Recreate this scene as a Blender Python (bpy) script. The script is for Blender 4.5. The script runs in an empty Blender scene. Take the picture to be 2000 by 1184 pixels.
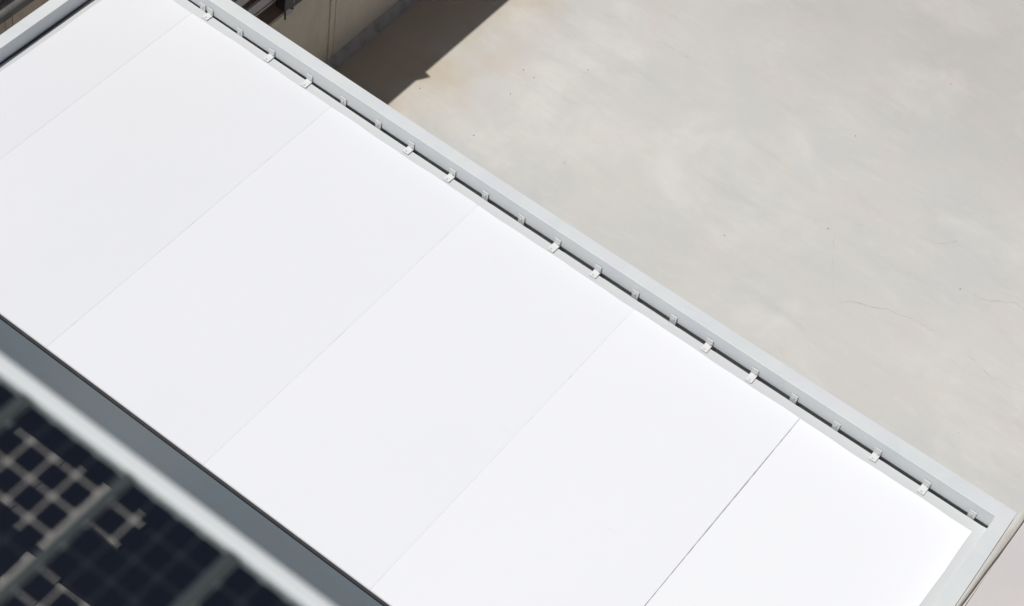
import bpy, bmesh, math, random
from mathutils import Vector, Matrix

# ------------------------------------------------------------------ camera, sky, sun
S = 2.5                                   # metres per layout unit
random.seed(7)
scn = bpy.context.scene
col = scn.collection

cam_d = bpy.data.cameras.new("camera")
cam = bpy.data.objects.new("camera", cam_d)
col.objects.link(cam)
C = Vector((1.6615, -6.8845, 9.5865))
R = [[0.7932708704575625, 0.5373929049715082, -0.28623450457848243],
     [0.5979080359640864, -0.5987442004572132, 0.5329271647687153],
     [0.11501002762617951, -0.5938975063974727, -0.7962778694904746]]
M = Matrix(((R[0][0], -R[0][1], -R[0][2], C.x * S),
            (R[1][0], -R[1][1], -R[1][2], C.y * S),
            (R[2][0], -R[2][1], -R[2][2], C.z * S),
            (0, 0, 0, 1)))
cam.matrix_world = M
cam_d.sensor_width = 36.0
cam_d.lens = 36.0 * 3907.65 / 2000.0
cam_d.clip_start = 0.1
cam_d.clip_end = 2000
cam_d.dof.use_dof = True
cam_d.dof.focus_distance = 11.75 * S
cam_d.dof.aperture_fstop = 1.35
cam_d.dof.aperture_blades = 0
scn.camera = cam

SUN = Vector((-0.24, -0.34, 1.0)).normalized()
world = bpy.data.worlds.new("World")
scn.world = world
world.use_nodes = True
wn = world.node_tree.nodes
wl = world.node_tree.links
wn.clear()
wo = wn.new("ShaderNodeOutputWorld")
wb = wn.new("ShaderNodeBackground")
sky = wn.new("ShaderNodeTexSky")
sky.sky_type = 'NISHITA'
sky.sun_disc = False
sky.sun_elevation = math.asin(SUN.z)
sky.sun_rotation = math.atan2(SUN.x, SUN.y)
wb.inputs[1].default_value = 0.050
sky.air_density = 0.8
sky.dust_density = 3.0
sky.ozone_density = 0.6
wl.new(sky.outputs[0], wb.inputs[0])
wl.new(wb.outputs[0], wo.inputs[0])

sun_d = bpy.data.lights.new("sun", 'SUN')
sun_d.energy = 4.6
sun_d.angle = math.radians(0.53)
sun_d.color = (1.0, 0.975, 0.945)
sun = bpy.data.objects.new("sun", sun_d)
sun.rotation_euler = SUN.to_track_quat('Z', 'Y').to_euler()
sun.location = (0, 0, 60)
col.objects.link(sun)

scn.view_settings.view_transform = 'Standard'
scn.view_settings.look = 'None'
scn.view_settings.gamma = 1.0
scn.view_settings.use_curve_mapping = False
scn.view_settings.exposure = -0.5


# ------------------------------------------------------------------ materials
def material(name, base, rough=0.6, metallic=0.0, coat=0.0, spec=0.5,
             mottle=None, grain=None, bump=0.0, bump_scale=60.0):
    """base colour with optional list of mottles (colour, scale, lo, hi, strength, stretch)"""
    m = bpy.data.materials.new(name)
    m.use_nodes = True
    n, l = m.node_tree.nodes, m.node_tree.links
    n.clear()
    out = n.new("ShaderNodeOutputMaterial")
    p = n.new("ShaderNodeBsdfPrincipled")
    l.new(p.outputs[0], out.inputs[0])
    p.inputs['Roughness'].default_value = rough
    p.inputs['Metallic'].default_value = metallic
    p.inputs['Coat Weight'].default_value = coat
    p.inputs['Coat Roughness'].default_value = 0.08
    p.inputs['Specular IOR Level'].default_value = spec
    tc = n.new("ShaderNodeTexCoord")
    rgb = n.new("ShaderNodeRGB")
    rgb.outputs[0].default_value = (*base, 1)
    cur = rgb.outputs[0]
    for i, (c2, sc, lo, hi, st, stretch) in enumerate(mottle or []):
        mp = n.new("ShaderNodeMapping")
        mp.inputs['Scale'].default_value = stretch
        mp.inputs['Location'].default_value = (3.7 * i, 1.3 * i, 0.4 * i)
        l.new(tc.outputs['Object'], mp.inputs[0])
        nz = n.new("ShaderNodeTexNoise")
        nz.inputs['Scale'].default_value = sc
        nz.inputs['Detail'].default_value = 7
        nz.inputs['Roughness'].default_value = 0.6
        nz.inputs['Distortion'].default_value = 0.4
        l.new(mp.outputs[0], nz.inputs['Vector'])
        rp = n.new("ShaderNodeMapRange")
        rp.interpolation_type = 'SMOOTHSTEP'
        rp.inputs[1].default_value = lo
        rp.inputs[2].default_value = hi
        rp.inputs[3].default_value = 0
        rp.inputs[4].default_value = st
        l.new(nz.outputs[0], rp.inputs[0])
        mx = n.new("ShaderNodeMix")
        mx.data_type = 'RGBA'
        l.new(rp.outputs[0], mx.inputs[0])
        l.new(cur, mx.inputs[6])
        mx.inputs[7].default_value = (*c2, 1)
        cur = mx.outputs[2]
    l.new(cur, p.inputs['Base Color'])
    if bump:
        nz = n.new("ShaderNodeTexNoise")
        nz.inputs['Scale'].default_value = bump_scale
        nz.inputs['Detail'].default_value = 5
        l.new(tc.outputs['Object'], nz.inputs['Vector'])
        b = n.new("ShaderNodeBump")
        b.inputs['Strength'].default_value = bump
        b.inputs['Distance'].default_value = 0.01
        l.new(nz.outputs[0], b.inputs['Height'])
        l.new(b.outputs[0], p.inputs['Normal'])
    return m


ONE = (1, 1, 1)
RIM = (0.682, 0.712, 0.708)
m_rim = material("painted_steel", RIM, 0.5,
                 mottle=[((0.60, 0.65, 0.66), 1.3, 0.4, 0.7, 0.7, ONE),
                         ((0.66, 0.67, 0.72), 2.1, 0.45, 0.7, 0.6, ONE),
                         ((0.50, 0.50, 0.47), 5.0, 0.62, 0.80, 0.35, (0.5, 1, 3))],
                 bump=0.05, bump_scale=40)
m_border = material("painted_roof_margin", (0.565, 0.585, 0.592), 0.6,
                    mottle=[((0.58, 0.575, 0.59), 1.6, 0.45, 0.7, 0.7, ONE),
                            ((0.47, 0.48, 0.45), 6.0, 0.62, 0.8, 0.3, ONE)])
m_slot = material("slot_floor", (0.66, 0.67, 0.66), 0.8,
                  mottle=[((0.5, 0.5, 0.5), 9, 0.5, 0.7, 0.6, ONE)])
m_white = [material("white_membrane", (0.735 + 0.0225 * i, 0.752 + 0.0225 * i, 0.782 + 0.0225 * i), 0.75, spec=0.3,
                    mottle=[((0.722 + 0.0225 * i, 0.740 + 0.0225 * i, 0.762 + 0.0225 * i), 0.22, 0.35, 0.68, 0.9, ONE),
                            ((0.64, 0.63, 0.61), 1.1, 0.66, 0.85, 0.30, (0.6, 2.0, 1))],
                    bump=0.03, bump_scale=3) for i in range(6)]  # panels step paler to the right: light falloff put into the colour
m_joint = material("joint_sealant", (0.56, 0.56, 0.57), 0.8,
                   mottle=[((0.745, 0.755, 0.765), 2.2, 0.34, 0.48, 1.0, ONE)])
m_joint_dark = material("open_joint", (0.30, 0.30, 0.32), 0.8,
                        mottle=[((0.48, 0.48, 0.50), 5, 0.4, 0.6, 1.0, ONE)])
m_bracket = material("white_bracket_metal", (0.67, 0.68, 0.68), 0.42,
                     mottle=[((0.58, 0.58, 0.56), 30, 0.55, 0.75, 0.5, ONE)])
m_screw = material("zinc_screw", (0.62, 0.63, 0.63), 0.35, metallic=0.25)
m_black = material("black_rubber_gasket", (0.032, 0.033, 0.038), 0.7,
                   mottle=[((0.06, 0.06, 0.062), 8, 0.5, 0.7, 0.6, ONE)])
m_fascia = material("blue_grey_cladding", (0.315, 0.385, 0.430), 0.55,
                    mottle=[((0.33, 0.36, 0.375), 1.2, 0.4, 0.65, 0.6, ONE)])
CONC = (0.603, 0.582, 0.540)
m_ground = material("pale_screed_concrete", (0.592, 0.585, 0.552), 0.85, spec=0.3,
                    mottle=[((0.545, 0.550, 0.535), 0.30, 0.35, 0.66, 0.9, ONE),
                            ((0.650, 0.645, 0.612), 0.50, 0.48, 0.72, 0.9, ONE),
                            ((0.590, 0.555, 0.535), 0.75, 0.48, 0.72, 0.7, ONE),
                            ((0.650, 0.585, 0.500), 0.9, 0.56, 0.80, 0.45, (1, 1, 1)),
                            ((0.490, 0.498, 0.490), 1.1, 0.52, 0.82, 0.55, (0.45, 1.6, 1)),
                            ((0.660, 0.660, 0.640), 1.5, 0.56, 0.86, 0.50, (0.55, 1.4, 1)),
                            ((0.700, 0.690, 0.655), 0.9, 0.62, 0.82, 0.6, (1.0, 1.2, 1)),
                            ((0.47, 0.465, 0.44), 3.2, 0.66, 0.85, 0.35, (0.7, 1.2, 1)),
                            ((0.555, 0.552, 0.532), 3.5, 0.50, 0.74, 0.45, (0.35, 1.5, 1)),
                            ((0.665, 0.655, 0.625), 5.0, 0.54, 0.78, 0.40, (0.35, 1.5, 1)),
                            ((0.500, 0.490, 0.455), 26, 0.58, 0.85, 0.40, ONE)],
                    bump=0.3, bump_scale=9)
gnod, glnk = m_ground.node_tree.nodes, m_ground.node_tree.links
gp_ = next(n for n in gnod if n.type == 'BSDF_PRINCIPLED')


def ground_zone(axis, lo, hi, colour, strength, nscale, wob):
    """tint that deepens towards one side of the yard, its edge broken up by noise"""
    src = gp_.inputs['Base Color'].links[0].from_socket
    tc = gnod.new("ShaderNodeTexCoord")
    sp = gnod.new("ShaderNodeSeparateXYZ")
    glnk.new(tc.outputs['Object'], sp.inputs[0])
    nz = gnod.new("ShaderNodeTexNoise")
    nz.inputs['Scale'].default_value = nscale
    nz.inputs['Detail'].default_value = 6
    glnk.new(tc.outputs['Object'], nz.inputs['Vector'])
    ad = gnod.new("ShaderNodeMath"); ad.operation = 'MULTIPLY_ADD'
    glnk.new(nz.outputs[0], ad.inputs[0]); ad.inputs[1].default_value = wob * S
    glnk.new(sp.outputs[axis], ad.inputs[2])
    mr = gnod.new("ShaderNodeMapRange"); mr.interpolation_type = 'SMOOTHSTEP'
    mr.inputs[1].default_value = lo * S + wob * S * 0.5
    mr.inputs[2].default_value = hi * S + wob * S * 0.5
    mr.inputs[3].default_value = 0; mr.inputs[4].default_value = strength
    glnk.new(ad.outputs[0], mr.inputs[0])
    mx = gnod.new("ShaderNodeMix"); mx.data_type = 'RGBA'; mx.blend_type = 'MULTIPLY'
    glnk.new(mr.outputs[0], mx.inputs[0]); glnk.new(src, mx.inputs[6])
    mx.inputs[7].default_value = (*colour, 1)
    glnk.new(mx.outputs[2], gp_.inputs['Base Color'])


ground_zone(0, -3.6, -4.4, (0.86, 0.70, 0.49), 0.75, 0.9, 1.0)      # ochre dirt along the wall foot, also deepening and warming the wall's shadow by colour
ground_zone(1, 3.0, 5.2, (0.88, 0.865, 0.85), 0.9, 0.5, 1.6)        # slightly darker far out
m_crack = material("hairline_crack", (0.38, 0.37, 0.345), 0.9,
                   mottle=[((0.56, 0.55, 0.52), 4, 0.40, 0.56, 1.0, ONE)])
m_speck = material("grit", (0.27, 0.26, 0.22), 0.9)
m_ledge = material("pinkish_ledge_concrete", (0.600, 0.569, 0.550), 0.85, spec=0.3,
                   mottle=[((0.569, 0.550, 0.547), 0.9, 0.4, 0.65, 0.9, ONE),
                           ((0.637, 0.575, 0.537), 3.0, 0.55, 0.8, 0.5, ONE),
                           ((0.450, 0.438, 0.413), 16, 0.62, 0.85, 0.4, ONE)],
                   bump=0.2, bump_scale=12)
m_mortar = material("mortar_fillet", (0.625, 0.613, 0.569), 0.9, spec=0.3,
                    mottle=[((0.525, 0.500, 0.469), 2.5, 0.4, 0.7, 0.8, ONE),
                            ((0.650, 0.587, 0.512), 8.0, 0.5, 0.7, 0.5, ONE)],
                    bump=0.4, bump_scale=25)
m_plaster = material("beige_plaster", (0.78, 0.68, 0.54), 0.9,
                     mottle=[((0.62, 0.55, 0.44), 1.2, 0.4, 0.7, 0.8, (1, 1, 0.4)),
                             ((0.68, 0.58, 0.50), 3.0, 0.5, 0.7, 0.6, ONE)],
                     bump=0.3, bump_scale=20)
m_cove = material("grey_cement_cove", (0.56, 0.50, 0.42), 0.9,
                  mottle=[((0.32, 0.29, 0.25), 3, 0.45, 0.7, 0.7, ONE)], bump=0.3, bump_scale=15)
m_recess = material("brown_soffit", (0.50, 0.38, 0.29), 0.9,
                    mottle=[((0.36, 0.27, 0.21), 4, 0.45, 0.7, 0.8, (1, 0.4, 1))])
m_slat = material("taupe_slat_paint", (0.62, 0.56, 0.51), 0.7,
                  mottle=[((0.53, 0.48, 0.44), 4, 0.45, 0.7, 0.7, (1, 0.3, 1))])
m_trim = material("pale_metal_trim", (0.62, 0.58, 0.50), 0.4)
m_post = material("dark_painted_steel", (0.055, 0.050, 0.050), 0.55,
                  mottle=[((0.10, 0.08, 0.06), 8, 0.5, 0.7, 0.5, ONE)])
m_gusset = material("grey_plate", (0.46, 0.45, 0.42), 0.6)
m_stone = [material("brown_stone", (0.80 + d, 0.69 + d * .9, 0.58 + d * .8), 0.9,
                    mottle=[((0.64, 0.56, 0.49), 5, 0.4, 0.7, 0.7, ONE)], bump=0.4, bump_scale=25)
           for d in (-0.05, 0.0, 0.05)]
m_grout = material("dark_grout", (0.10, 0.085, 0.07), 0.95)
m_pipe = material("grey_pipe_paint", (0.27, 0.275, 0.26), 0.6,
                  mottle=[((0.15, 0.15, 0.16), 4, 0.45, 0.7, 0.7, ONE)])
m_deck = material("dark_bitumen", (0.028, 0.031, 0.044), 0.95, spec=0.1,
                  mottle=[((0.036, 0.038, 0.048), 3, 0.45, 0.7, 0.8, ONE)], bump=0.3, bump_scale=30)
m_sun_patch = material("painted_sun_patch", (0.36, 0.315, 0.285), 0.9,
                   mottle=[((0.28, 0.25, 0.235), 3, 0.4, 0.7, 0.8, ONE)], bump=0.3, bump_scale=20)  # pale tone imitates sunlit spots on the floor
m_rail = material("white_anodised_frame", (0.62, 0.65, 0.66), 0.45,
                  mottle=[((0.59, 0.635, 0.64), 2, 0.45, 0.7, 0.6, ONE)])
m_bar = material("dark_grey_glazing_bar", (0.028, 0.038, 0.042), 0.5,
                 mottle=[((0.038, 0.045, 0.045), 5, 0.45, 0.7, 0.7, ONE)])
m_cell = material("navy_silicon_cell", (0.0055, 0.0065, 0.018), 0.35, spec=0.4,
                  mottle=[((0.010, 0.007, 0.014), 2.5, 0.45, 0.7, 0.7, ONE)])

m_glass = bpy.data.materials.new("clear_glass")
m_glass.use_nodes = True
gn, gl = m_glass.node_tree.nodes, m_glass.node_tree.links
gn.clear()
go = gn.new("ShaderNodeOutputMaterial")
gt = gn.new("ShaderNodeBsdfTransparent")
gt.inputs[0].default_value = (0.80, 0.84, 0.85, 1)
gg = gn.new("ShaderNodeBsdfGlossy")
gg.inputs['Roughness'].default_value = 0.06
gf = gn.new("ShaderNodeFresnel")
gf.inputs[0].default_value = 1.35
gm = gn.new("ShaderNodeMixShader")
gl.new(gf.outputs[0], gm.inputs[0])
gl.new(gt.outputs[0], gm.inputs[1])
gl.new(gg.outputs[0], gm.inputs[2])
gl.new(gm.outputs[0], go.inputs[0])


# ------------------------------------------------------------------ mesh helpers (layout units)
class MB:
    def __init__(self):
        self.v, self.f = [], []

    def box(self, x0, x1, y0, y1, z0, z1):
        return self.prism([(x0, y0), (x1, y0), (x1, y1), (x0, y1)], z0, z1)

    def prism(self, poly, z0, z1):
        """counter-clockwise polygon in plan, extruded from z0 to z1"""
        n, b = len(poly), len(self.v)
        self.v += [(x, y, z0) for x, y in poly] + [(x, y, z1) for x, y in poly]
        self.f.append([b + i for i in range(n)][::-1])
        self.f.append([b + n + i for i in range(n)])
        for i in range(n):
            j = (i + 1) % n
            self.f.append([b + i, b + j, b + n + j, b + n + i])
        return self

    def strip(self, left, right, z0, z1):
        """solid between two polylines of equal length (right is on the +y / +x side)"""
        n, b = len(left), len(self.v)
        for (x, y) in left:
            self.v += [(x, y, z0), (x, y, z1)]
        for (x, y) in right:
            self.v += [(x, y, z0), (x, y, z1)]
        L0 = lambda i: b + 2 * i
        L1 = lambda i: b + 2 * i + 1
        R0 = lambda i: b + 2 * n + 2 * i
        R1 = lambda i: b + 2 * n + 2 * i + 1
        for i in range(n - 1):
            self.f += [[L1(i), L1(i + 1), R1(i + 1), R1(i)], [L0(i), R0(i), R0(i + 1), L0(i + 1)],
                       [L0(i), L0(i + 1), L1(i + 1), L1(i)], [R0(i), R1(i), R1(i + 1), R0(i + 1)]]
        self.f += [[L0(0), L1(0), R1(0), R0(0)], [L0(n - 1), R0(n - 1), R1(n - 1), L1(n - 1)]]
        return self

    def cyl(self, p0, p1, r, seg=12):
        p0, p1 = Vector(p0), Vector(p1)
        d = (p1 - p0).normalized()
        u = d.orthogonal().normalized()
        w = d.cross(u)
        b = len(self.v)
        for p in (p0, p1):
            for i in range(seg):
                a = 2 * math.pi * i / seg
                self.v.append(tuple(p + r * (math.cos(a) * u + math.sin(a) * w)))
        self.f.append([b + i for i in range(seg)][::-1])
        self.f.append([b + seg + i for i in range(seg)])
        for i in range(seg):
            j = (i + 1) % seg
            self.f.append([b + i, b + j, b + seg + j, b + seg + i])
        return self

    def mesh(self, name, mat, smooth=False):
        me = bpy.data.meshes.new(name)
        me.from_pydata([(x * S, y * S, z * S) for x, y, z in self.v], [], self.f)
        bm = bmesh.new()
        bm.from_mesh(me)
        bmesh.ops.recalc_face_normals(bm, faces=bm.faces)
        bm.to_mesh(me)
        bm.free()
        me.materials.append(mat)
        if smooth:
            for p in me.polygons:
                p.use_smooth = True
        return me

    def build(self, name, mat, parent=None, bevel=0.0, smooth=False, seg=2):
        o = bpy.data.objects.new(name, self.mesh(name, mat, smooth))
        col.objects.link(o)
        if parent:
            o.parent = parent
        if bevel:
            mo = o.modifiers.new("bevel", 'BEVEL')
            mo.width = bevel * S
            mo.segments = seg
            mo.limit_method = 'ANGLE'
            mo.angle_limit = math.radians(40)
        return o


def empty(name, loc=(0, 0, 0)):
    o = bpy.data.objects.new(name, None)
    o.location = Vector(loc) * S
    o.empty_display_size = 0.2
    col.objects.link(o)
    return o


def tag(o, label=None, cat=None, group=None, kind=None):
    if label: o["label"] = label
    if cat: o["category"] = cat
    if group: o["group"] = group
    if kind: o["kind"] = kind
    return o


def lin(a, b, n):
    return [a + (b - a) * i / (n - 1) for i in range(n)]


# ------------------------------------------------------------------ ground
GZ = -1.5
g = MB()
g.v = [(-400, -400, GZ), (400, -400, GZ), (400, 400, GZ), (-400, 400, GZ)]
g.f = [[0, 1, 2, 3]]
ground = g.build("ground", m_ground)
tag(ground, "pale grey screeded concrete yard floor with cloudy stains", None, None, "structure")
cracks = [
    [(-0.928, 2.646), (-0.901, 2.573), (-0.858, 2.517), (-0.835, 2.442), (-0.78, 2.36), (-0.727, 2.288), (-0.684, 2.203),
     (-0.622, 2.136), (-0.572, 2.119), (-0.52, 2.17), (-0.455, 2.213), (-0.39, 2.225), (-0.33, 2.258), (-0.271, 2.304),
     (-0.189, 2.311), (-0.12, 2.335), (-0.042, 2.352), (0.025, 2.363), (0.04, 2.345), (0.077, 2.368)],
    [(0.132, 2.844), (0.20, 2.85), (0.262, 2.881), (0.30, 2.92), (0.338, 2.937), (0.415, 2.993), (0.47, 2.975),
     (0.489, 2.974), (0.56, 2.95), (0.63, 2.99)],
    [(0.351, 2.333), (0.41, 2.335), (0.472, 2.305), (0.52, 2.30), (0.591, 2.277), (0.64, 2.295), (0.687, 2.292),
     (0.76, 2.30), (0.831, 2.333)],
    [(-3.499, 3.293), (-3.44, 3.296), (-3.376, 3.309)],
    [(-3.004, 3.342), (-2.90, 3.352), (-2.792, 3.354), (-2.70, 3.366), (-2.626, 3.361)],
    [(-0.304, 3.077), (-0.25, 3.13), (-0.202, 3.209)],
    [(-1.055, 2.693), (-1.09, 2.66), (-1.105, 2.628)],
]
for k, pts in enumerate(cracks):
    fine = []
    for (a, b) in zip(pts, pts[1:]):
        for t in (0, 0.33, 0.66):
            fine.append((a[0] + (b[0] - a[0]) * t + random.uniform(-.006, .006),
                         a[1] + (b[1] - a[1]) * t + random.uniform(-.006, .006)))
    fine.append(pts[-1])
    mb = MB()
    n = len(fine)
    for i, p in enumerate(fine):
        q = fine[min(i + 1, n - 1)]
        r = fine[max(i - 1, 0)]
        d = Vector((q[0] - r[0], q[1] - r[1], 0)).normalized()
        w = 0.0018 * (0.35 + 0.65 * math.sin(math.pi * (i + 0.3) / n)) * random.uniform(.6, 1.2)
        if k > 2: w *= 0.7
        mb.v += [(p[0] - d.y * w, p[1] + d.x * w, GZ + 0.0016), (p[0] + d.y * w, p[1] - d.x * w, GZ + 0.0016)]
        if i:
            mb.f.append([2 * i - 2, 2 * i - 1, 2 * i + 1, 2 * i])
    mb.build("crack", m_crack, ground)
specks = [(-1.31, 3.57, .0065), (-3.593, 2.364, .006), (-3.485, 2.356, .006), (-4.054, 1.673, .006), (-3.228, 2.707, .005),
          (-3.516, 2.098, .006), (0.037, 2.821, .007), (-0.991, 2.64, .007), (-3.468, 1.578, .006), (-2.808, 1.828, .005),
          (-1.533, 2.064, .005), (-1.023, 4.568, .005)]
for _ in range(40):
    specks.append((random.uniform(-4, 1.2), random.uniform(1.0, 4.6), random.uniform(.001, .0028)))
gs = MB()
for x, y, r in specks:
    a0 = random.random() * 6
    poly = [(x + r * random.uniform(.6, 1.1) * math.cos(a0 + i * 1.2566), y + r * random.uniform(.6, 1.1) * math.sin(a0 + i * 1.2566))
            for i in range(5)]
    gs.prism(poly, GZ, GZ + r * 0.7)
tag(gs.build("grit", m_speck), "tiny dark crumbs of grit scattered over the pale concrete", "grit", None, "stuff")

# ------------------------------------------------------------------ the white flat roof
roof = empty("flat_roof_building", (0, 0, 0))
tag(roof, "low building with a flat white panelled roof inside a raised pale grey metal rim", "building", kind="thing")
XL, XR = -5.40, 1.30
y_white = lambda x: 0.0015 * x * x + 0.0044 * x - 0.0024
y_slot = lambda x: 0.0022 * x * x + 0.0081 * x + 0.0670
y_gap = lambda x: 0.0013 * x * x + 0.0063 * x + 0.0895
y_out = lambda x: 0.0027 * x * x + 0.0124 * x + 0.1847
H = 0.12
YN = -2.526
xl_white = lambda y: 0.0158 * y - 5.2959
xl_slot = lambda y: 0.0327 * y - 5.3243
xl_inn = lambda y: 0.0090 * y - 5.3630
xl_out = lambda y: 0.0089 * y - 5.4490
xr_white = lambda y: -0.006 * y + 1.1755
xr_inn = lambda y: -0.0200 * y + 1.2385
xr_out = lambda y: -0.0187 * y + 1.3285

# raised rim: one continuous ring on three sides
inner, outer = [], []
for y in lin(YN, y_gap(xl_inn(0)), 7):
    inner.append((xl_inn(y), y)); outer.append((xl_out(y), y + (0.1 * (y - YN) / (0.09 - YN))))
outer[-1] = (xl_out(0.19), y_out(-5.45))
inner[-1] = (xl_inn(0.09), y_gap(-5.37))
xs_in = lin(-5.37, xr_inn(0.1), 26)
xs_out = lin(-5.45, xr_out(0.19), 26)
for a, b in list(zip(xs_in, xs_out))[1:]:
    inner.append((a, y_gap(a))); outer.append((b, y_out(b)))
for y in lin(0.1, YN, 7)[1:]:
    inner.append((xr_inn(y), y)); outer.append((xr_out(y), y + (0.09 * (y - YN) / (0.1 - YN))))
outer[-1] = (xr_out(YN), YN)
rim = MB().strip(inner, outer, 0.0, H).build("rim", m_rim, roof, bevel=0.0022)
bk = [(x + (0.02 if k < 7 else 0), y + (0.02 if 6 <= k < 33 else 0)) for k, (x, y) in enumerate(inner)]
bk = [(x - 0.040, y) if k < 6 else ((x, y) if k >= 32 else (x, y)) for k, (x, y) in enumerate(bk)]
MB().strip(bk, outer, -0.10, -0.0005).build("slot_lining", m_slot, roof)
# building walls beneath the rim, set in a little
wl_ = [(-5.44, YN + .02), (1.29, YN + .02), (1.29, 0.17), (-5.44, 0.17)]
MB().prism(wl_, GZ, -0.105).build("wall", m_border, roof)
# dark floor of the drainage slot
MB().prism([(-5.37, YN), (-5.30, YN), (-5.30, 0.02), (-5.37, 0.02)], -0.10, -0.022).build("slot_floor", m_slot, roof)
fl = lin(-5.36, 1.235, 20)
MB().strip([(x, 0.022) for x in fl], [(x, y_gap(x) - 0.0012) for x in fl], -0.10, -0.075).build("slot_floor", m_slot, roof)

# grey margin plate under the white membrane
pl = []
for y in lin(YN, -0.1, 6): pl.append((xl_slot(y), y))
pl.append((xl_slot(0.05), y_slot(-5.32)))
up = [(x, y_slot(x)) for x in lin(-5.25, 1.20, 26)]
up.append((xr_inn(0.09) - 0.001, y_slot(1.24) + .004))
dn = [(xr_inn(y) - 0.001, y) for y in lin(0.0, YN, 6)]
poly = (pl + up + dn)[::-1]
MB().prism(poly, -0.03, -0.0035).build("margin_plate", m_border, roof)

# six white panels with slightly uneven painted edges
joints = [-4.8, -3.6, -2.4, -1.2, 0.0]
gaps = [0.0013, 0.0015, 0.0015, 0.0017, 0.0030]


def jit(a):
    return random.uniform(-a, a)


def wavy(x, s=0.0):
    return 0.0022 * math.sin(x * 7.3 + s) + 0.0016 * math.sin(x * 19.1 + 2 * s)


bounds = [None] + joints + [None]
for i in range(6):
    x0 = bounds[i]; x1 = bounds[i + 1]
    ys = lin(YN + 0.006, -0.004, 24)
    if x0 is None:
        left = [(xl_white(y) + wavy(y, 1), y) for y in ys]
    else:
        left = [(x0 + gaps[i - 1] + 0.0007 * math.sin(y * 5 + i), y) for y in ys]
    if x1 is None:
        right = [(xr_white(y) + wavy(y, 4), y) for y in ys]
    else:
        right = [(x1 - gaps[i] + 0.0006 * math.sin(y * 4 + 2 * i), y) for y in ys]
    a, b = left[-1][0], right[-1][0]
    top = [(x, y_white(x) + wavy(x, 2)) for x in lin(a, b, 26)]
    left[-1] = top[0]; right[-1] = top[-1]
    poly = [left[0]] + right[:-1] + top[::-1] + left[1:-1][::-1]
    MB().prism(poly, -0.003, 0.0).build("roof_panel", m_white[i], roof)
# sealant in the joints
for i, x in enumerate(joints):
    MB().box(x - gaps[i] - .001, x + gaps[i] + .001, YN + .01, y_white(x) - .006, -0.0034, -0.0012 if i < 4 else -0.0030) \
        .build("joint_sealant", m_joint if i < 4 else m_joint_dark, roof)
# near edge: black gasket and tall blue grey fascia
MB().box(-5.45, 1.36, YN - 0.0165, YN - 0.0005, -0.026, -0.006).build("gasket", m_black, roof)
MB().box(-5.45, 1.36, YN - 0.0160, YN - 0.0010, -0.60, -0.0265).build("fascia", m_fascia, roof, bevel=0.003)

# angle brackets in the slot
T1x = [-4.769, -4.443, -3.56, -3.272, -2.408, -2.123, -1.253, -0.971, -0.101, 0.196, 1.121]
T2x = [-4.702, -4.167, -3.845, -3.002, -2.669, -1.846, -1.536, -0.707, -0.38, 0.48, 0.814]
W2 = 0.0225
TH = 0.0055


def bracket_meshes(kind, depth):
    mb = MB()
    if kind == 1:                         # angle turned down into the slot
        mb.box(-W2, W2, -TH, 0, -0.060, 0.052)
        mb.box(-W2, W2, -0.030, -TH, -0.060, -0.057)
    else:                                 # leg lies over the slot on the margin
        mb.box(-W2, W2, -TH, 0, 0.0012, 0.056)
        mb.box(-W2, W2, -depth, -TH, 0.0012, 0.0012 + TH)
    return mb.mesh("bracket", m_bracket)


def screw_mesh(axis):
    mb = MB()
    if axis == 'y':
        mb.cyl((0, 0, 0), (0, -0.0035, 0), 0.0068, 12)
        mb.cyl((0, -0.0035, 0), (0, -0.0060, 0), 0.0045, 6)
    else:
        mb.cyl((0, 0, 0), (0, 0, 0.0030), 0.0065, 12)
        mb.cyl((0, 0, 0.0030), (0, 0, 0.0055), 0.0042, 6)
    return mb.mesh("screw", m_screw)


bm1 = bracket_meshes(1, 0)
bm2 = [bracket_meshes(2, d) for d in (0.060, 0.066, 0.072)]
sy, sz = screw_mesh('y'), screw_mesh('z')


def place_bracket(x, me, screws):
    o = bpy.data.objects.new("bracket", me)
    col.objects.link(o)
    o.parent = roof
    yy = y_gap(x) - 0.0035
    slope = 0.0026 * x + 0.0063
    o.location = (x * S, yy * S, 0)
    o.rotation_euler = (jit(.015), 0, slope + jit(.035))
    mo = o.modifiers.new("bevel", 'BEVEL')
    mo.width = 0.0009 * S
    mo.segments = 1
    for (sme, px, py, pz) in screws:
        s = bpy.data.objects.new("screw", sme)
        col.objects.link(s)
        s.parent = o
        s.location = (px * S, py * S, pz * S)
    return o


for x in T1x:
    place_bracket(x, bm1, [(sy, jit(.003), -TH, 0.024 + jit(.003))])
for k, x in enumerate(T2x):
    d = (0.060, 0.066, 0.072)[k % 3]
    place_bracket(x, bm2[k % 3], [(sz, -0.004 + jit(.003), -d + 0.014, 0.0012 + TH), (sy, 0.010 + jit(.003), -TH, 0.022 + jit(.003))])

# ------------------------------------------------------------------ ledge at the right end
led = empty("concrete_ledge", (1.4, 0, 0))
tag(led, "pinkish concrete ledge along the right end of the white roof", None, None, "structure")
off = Vector((1.4, 0, 0))


def child_prism(poly, z0, z1, name, mat, parent, bevel=0):
    o = MB().prism(poly, z0, z1).build(name, mat, parent, bevel=bevel)
    o.matrix_parent_inverse = Matrix.Translation(-Vector(parent.location))
    return o


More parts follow.
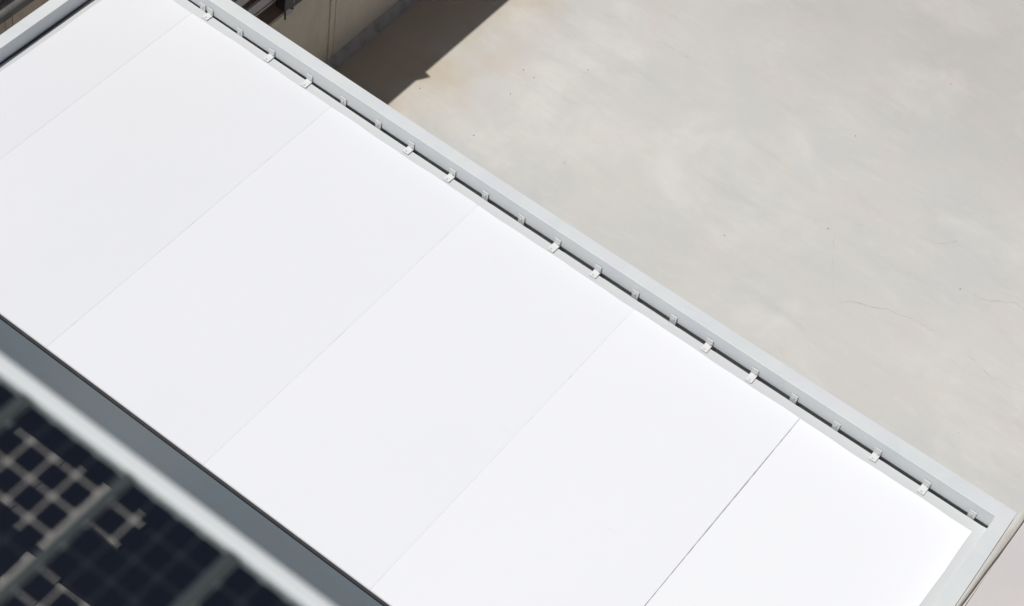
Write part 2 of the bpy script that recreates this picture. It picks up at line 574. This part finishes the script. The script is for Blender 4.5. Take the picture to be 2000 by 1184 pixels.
ys = lin(-4.0, 1.2, 22)
slabL = lambda y: 1.3828 - 0.0025 * y + 0.0012 * math.sin(y * 9) + 0.0008 * math.sin(y * 31)
stripR = lambda y: min(slabL(y) - 0.0004, 1.3775 + 0.0245 * min(y - .1, 0.0) + 0.0010 * math.sin(y * 13 + 1))
child_prism([(slabL(ys[0]), ys[0]), (5.5, -4.0), (5.5, 1.2)] + [(slabL(y), y) for y in ys[::-1]][:-1],
            GZ, 0.112, "slab", m_ledge, led, bevel=0.002)
child_prism([(1.335, -4.0), (1.3815, -4.0), (1.3795, 1.19), (1.36, 1.19)], 0.0, 0.058, "joint_bed", m_mortar, led)
# rounded mortar fillet that slopes away from the rim
mb = MB()
prof = [(0.0, 0.108), (0.35, 0.109), (0.60, 0.107), (0.78, 0.101), (0.92, 0.098), (1.0, 0.088), (1.0, 0.045)]
yy = lin(-4.0, 1.2, 60)
for y in yy:
    a = (xr_out(y) + 0.0012) if y < 0.19 else xr_out(0.19) + 0.0012 + 0.045 * min(1, (y - 0.19) / 0.25)
    b = stripR(y)
    a = min(a, b - 0.002)
    for t, z in prof:
        mb.v.append((a + (b - a) * t, y, z + 0.0015 * math.sin(y * 23 + t * 5)))
np_ = len(prof)
for i in range(len(yy) - 1):
    for j in range(np_ - 1):
        mb.f.append([i * np_ + j, i * np_ + j + 1, (i + 1) * np_ + j + 1, (i + 1) * np_ + j])
o = mb.build("mortar_fillet", m_mortar, led, smooth=True)
o.matrix_parent_inverse = Matrix.Translation(-Vector(led.location))

# ------------------------------------------------------------------ low deck in front of the fascia; pale slabs stand in for dappled sunlight
deck = MB().box(-9, 1.36, -9.5, YN - 0.022, GZ + .001, -0.60).build("lower_deck", m_deck)
tag(deck, "dark bitumen deck below the blue grey fascia, seen through the glass roof", None, None, "structure")


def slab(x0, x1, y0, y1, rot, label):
    o = MB().box(-(x1 - x0) / 2, (x1 - x0) / 2, -(y1 - y0) / 2, (y1 - y0) / 2, 0, 0.035).build("sun_patch_slab", m_sun_patch, bevel=0.004)
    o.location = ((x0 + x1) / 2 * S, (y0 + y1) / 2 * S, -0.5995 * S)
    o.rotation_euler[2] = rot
    tag(o, label, "painted sun patch", "pale slabs standing in for sun patches on the deck below the solar roof", kind="thing")


slab(-3.62, -3.258, -3.20, -2.77, 0.0, "painted sun patch below the solar roof, left edge of the photo, nearest the rail")
slab(-3.254, -2.90, -3.27, -2.73, 0.0, "long painted sun patch below the solar roof, just left of the first dark glazing bar")
slab(-2.86, -2.62, -2.99, -2.72, -0.06, "small painted sun patch below the solar roof, just right of the first dark glazing bar")
slab(-2.99, -2.724, -3.70, -3.33, 0.04, "painted sun patch below the solar roof by the bottom edge, touching the dark bar")
slab(-2.72, -2.46, -3.69, -3.36, 0.04, "painted sun patch below the solar roof by the bottom edge, farthest right of all")
slab(-3.60, -3.24, -3.86, -3.50, -0.05, "painted sun patch below the solar roof in the bottom left corner of the photo")

# ------------------------------------------------------------------ solar glass roof in the foreground
AZ = 7.0
arr = empty("solar_glass_roof", (0.4, -6.0, AZ))
tag(arr, "blurred roof of dark blue solar cells edged by a white metal rail, nearest the camera", "solar roof", kind="thing")
PI_ = Matrix.Translation(-Vector(arr.location))
YR0, YR1 = -5.7900, -5.7640


def ach(mb, name, mat, bevel=0.0, parent=None):
    o = mb.build(name, mat, parent or arr, bevel=bevel)
    if parent is None: o.matrix_parent_inverse = PI_
    return o


ach(MB().box(-0.8, 1.55, YR0, YR1, AZ - 0.025, AZ + 0.008), "frame_rail", m_rail, 0.003)
ach(MB().box(-0.8, 1.55, -6.215, -6.19, AZ - 0.025, AZ + 0.008), "frame_rail", m_rail, 0.003)
PITCH, CW, CH, SW = 0.2087, 0.04596, 0.04822, 0.0232
c0 = 0.4942
cell_me = MB()
e = 0.0017
ch = 0.0050
cx, cy = CW / 2 - e, CH / 2 - e
cell_me.prism([(-cx + ch, -cy), (cx - ch, -cy), (cx, -cy + ch), (cx, cy - ch), (cx - ch, cy), (-cx + ch, cy), (-cx, cy - ch), (-cx, -cy + ch)],
              -0.0007, 0.0)
cell_me = cell_me.mesh("solar_cell", m_cell)
for k in range(-5, 5):
    bx = c0 + k * PITCH
    ach(MB().box(bx - SW / 2 + (0.0065 if k == 0 else 0), bx + SW / 2, -6.19, YR0 - 0.0005, AZ - 0.022, AZ + 0.003), "glazing_bar", m_bar, 0.002)
    if k == 4: continue
    px0, px1 = bx + SW / 2, bx + PITCH - SW / 2
    pane = ach(MB().box(px0 + .0003, px1 + (0.006 if k == -1 else -.0003), -6.189, YR0 - 0.001, AZ - 0.004, AZ - 0.001), "glass_pane", m_glass)
    if -4 <= k <= 2:
        for i in range(4):
            for j in range(7):
                c = bpy.data.objects.new("solar_cell", cell_me)
                col.objects.link(c)
                c.parent = pane
                c.location = ((px0 + CW * (i + .5) - 0.0003) * S, (-5.7935 - CH * (j + .5)) * S, (AZ - 0.0048) * S)
for x in (-0.78, 1.53):
    ach(MB().box(x - .012, x + .012, -8.6, -6.2155, AZ - 0.06, AZ - 0.026), "support_beam", m_bar)

# ------------------------------------------------------------------ facade building behind the roof
XW = -4.70
YF = 0.26
fb = empty("neighbouring_building", (-6.0, 3.0, GZ))
tag(fb, "shaded beige building with horizontal slats above a plaster wall, behind the roof rim", "building", kind="thing")
FI = Matrix.Translation(-Vector(fb.location))


def fch(mb, name, mat, bevel=0.0, smooth=False, parent=None):
    o = mb.build(name, mat, parent or fb, bevel=bevel, smooth=smooth)
    if parent is None: o.matrix_parent_inverse = FI
    return o


fch(MB().box(-8.5, XW, YF, 9, GZ + .002, -0.555), "plaster_wall", m_plaster, 0.004)
fch(MB().box(-8.5, XW - 0.22, YF, 9, -0.554, 0.855), "back_wall", m_recess)
fch(MB().box(-8.5, XW, YF, 9, 0.856, 0.90), "coping", m_plaster)
fch(MB().box(XW - 0.219, XW - 0.0005, YF, YF + 0.03, -0.553, 0.855), "sun_blocker_panel", m_plaster)  # unseen panel added to keep the sun off the slats
# cement cove along the foot of the wall
mb = MB()
for y in lin(YF, 9, 60):
    q = 0.004 * math.sin(y * 11) + 0.003 * math.sin(y * 27)
    mb.v += [(XW - .01, y, GZ + .095 + q), (XW + 0.006, y, GZ + .088 + q), (XW + 0.030, y, GZ + 0.042), (XW + 0.055 + q, y, GZ + 0.006), (XW + 0.060 + q, y, GZ - .01)]
for i in range(59):
    for j in range(4):
        mb.f.append([i * 5 + j, i * 5 + j + 1, (i + 1) * 5 + j + 1, (i + 1) * 5 + j])
fch(mb, "cement_cove", m_cove, smooth=True)
fch(MB().box(XW - .02, XW + 0.012, 1.352, 1.378, GZ + .09, -0.556), "wall_seam", m_plaster, 0.004)
fch(MB().box(XW - .02, XW + 0.006, 1.420, 1.430, GZ + .09, -0.556), "wall_seam", m_plaster, 0.002)
fch(MB().box(XW - 0.20, XW - 0.004, YF + .031, 9, -0.553, -0.535), "sill", m_recess)
fch(MB().box(XW - 0.030, XW + 0.006, YF + .031, 9, -0.338, -0.328), "metal_trim", m_trim)
fch(MB().box(XW - 0.05, XW - 0.002, YF + .031, 9, -0.365, -0.339), "beam", m_post)
z = -0.318
while z < 0.80:
    fch(MB().box(XW - 0.022, XW + .001, YF + .031, 9, z, z + 0.088), "slat", m_slat, 0.002)
    z += 0.172
post = fch(MB().box(XW - 0.01, XW + 0.075, 0.752, 0.835, -0.42, 0.25), "downpipe", m_post, 0.006)
fch(MB().cyl((XW + .04, 0.800, -0.40), (XW + 0.04, 0.800, -0.545), 0.0065, 10), "rod", m_post)
fch(MB().cyl((XW + .07, 0.853, -0.40), (XW + 0.07, 0.853, 0.25), 0.005, 10), "rod", m_gusset)
fch(MB().box(XW + 0.001, XW + 0.03, 0.868, 1.02, -0.505, 0.10), "meter_box", m_post, 0.004)
gp = MB()
pts = [(0.83, -0.52), (0.85, -0.57), (0.91, -0.585), (0.99, -0.50), (1.02, -0.38), (0.83, -0.38)]
for xx in (XW + 0.0008, XW + 0.010):
    gp.v += [(xx, a, b) for a, b in pts]
gp.f = [[0, 1, 2, 3, 4, 5], [11, 10, 9, 8, 7, 6]] + [[i, (i + 1) % 6, 6 + (i + 1) % 6, 6 + i] for i in range(6)]
gus = fch(gp, "gusset_plate", m_gusset)
bt = fch(MB().cyl((XW + 0.0102, 0.905, -0.53), (XW + 0.022, 0.905, -0.53), 0.009, 8), "bolt", m_post, parent=gus)
# pointed lug on the coping that nicks the edge of the shadow
lug = MB().prism([(XW + .0005, 0.90), (XW + 0.060, 1.005), (XW + .0005, 1.02)], 0.860, 0.895)
fch(lug, "coping_lug", m_plaster)

# ------------------------------------------------------------------ stone wall and pipe past the left end
sw = empty("stone_wall", (-6.2, -2, GZ))
tag(sw, "brown stone block wall in shade past the left end of the white roof", "wall", kind="thing")
SI = Matrix.Translation(-Vector(sw.location))
o = MB().box(-6.8, -5.812, -6, 0.25, GZ + .002, 0.30).build("wall_core", m_grout, sw)
o.matrix_parent_inverse = SI
courses = [(-0.99, -0.78), (-0.775, -0.565), (-0.56, -0.352), (-0.347, -0.147), (-0.142, 0.058), (0.063, 0.295)]
nb = 0
for ci, (z0, z1) in enumerate(courses):
    y = -1.9 + 0.13 * ci
    forced = {2: [-0.72, -0.645], 3: [-0.712, -0.648], 4: [-0.705, -0.2]}.get(ci, [])
    edges = [y]
    while edges[-1] < 0.2:
        edges.append(edges[-1] + random.uniform(0.26, 0.52))
    edges = [q for q in edges if all(abs(q - f) > 0.12 for f in forced)] + forced
    edges.sort()
    for a, b in zip(edges, edges[1:]):
        if a > 0.23: continue
        b = min(b, 0.248)
        q = MB().box(-5.8115, -5.80 + jit(.002), a + .003, b - .003, z0, z1).build("stone", m_stone[nb % 3], sw, bevel=0.0015)
        q.matrix_parent_inverse = SI
        nb += 1
pipe = MB().cyl((-5.735, -6, -0.075), (-5.735, 0.24, -0.075), 0.052, 24).build("pipe", m_pipe, smooth=True)
tag(pipe, "thick dark grey pipe running along the brown stone wall", "pipe")
for y in (-3.2, -1.6, 0.1):
    MB().box(-5.80, -5.66, y - .012, y + .012, -0.14, -0.132).build("pipe_clip", m_post, pipe)
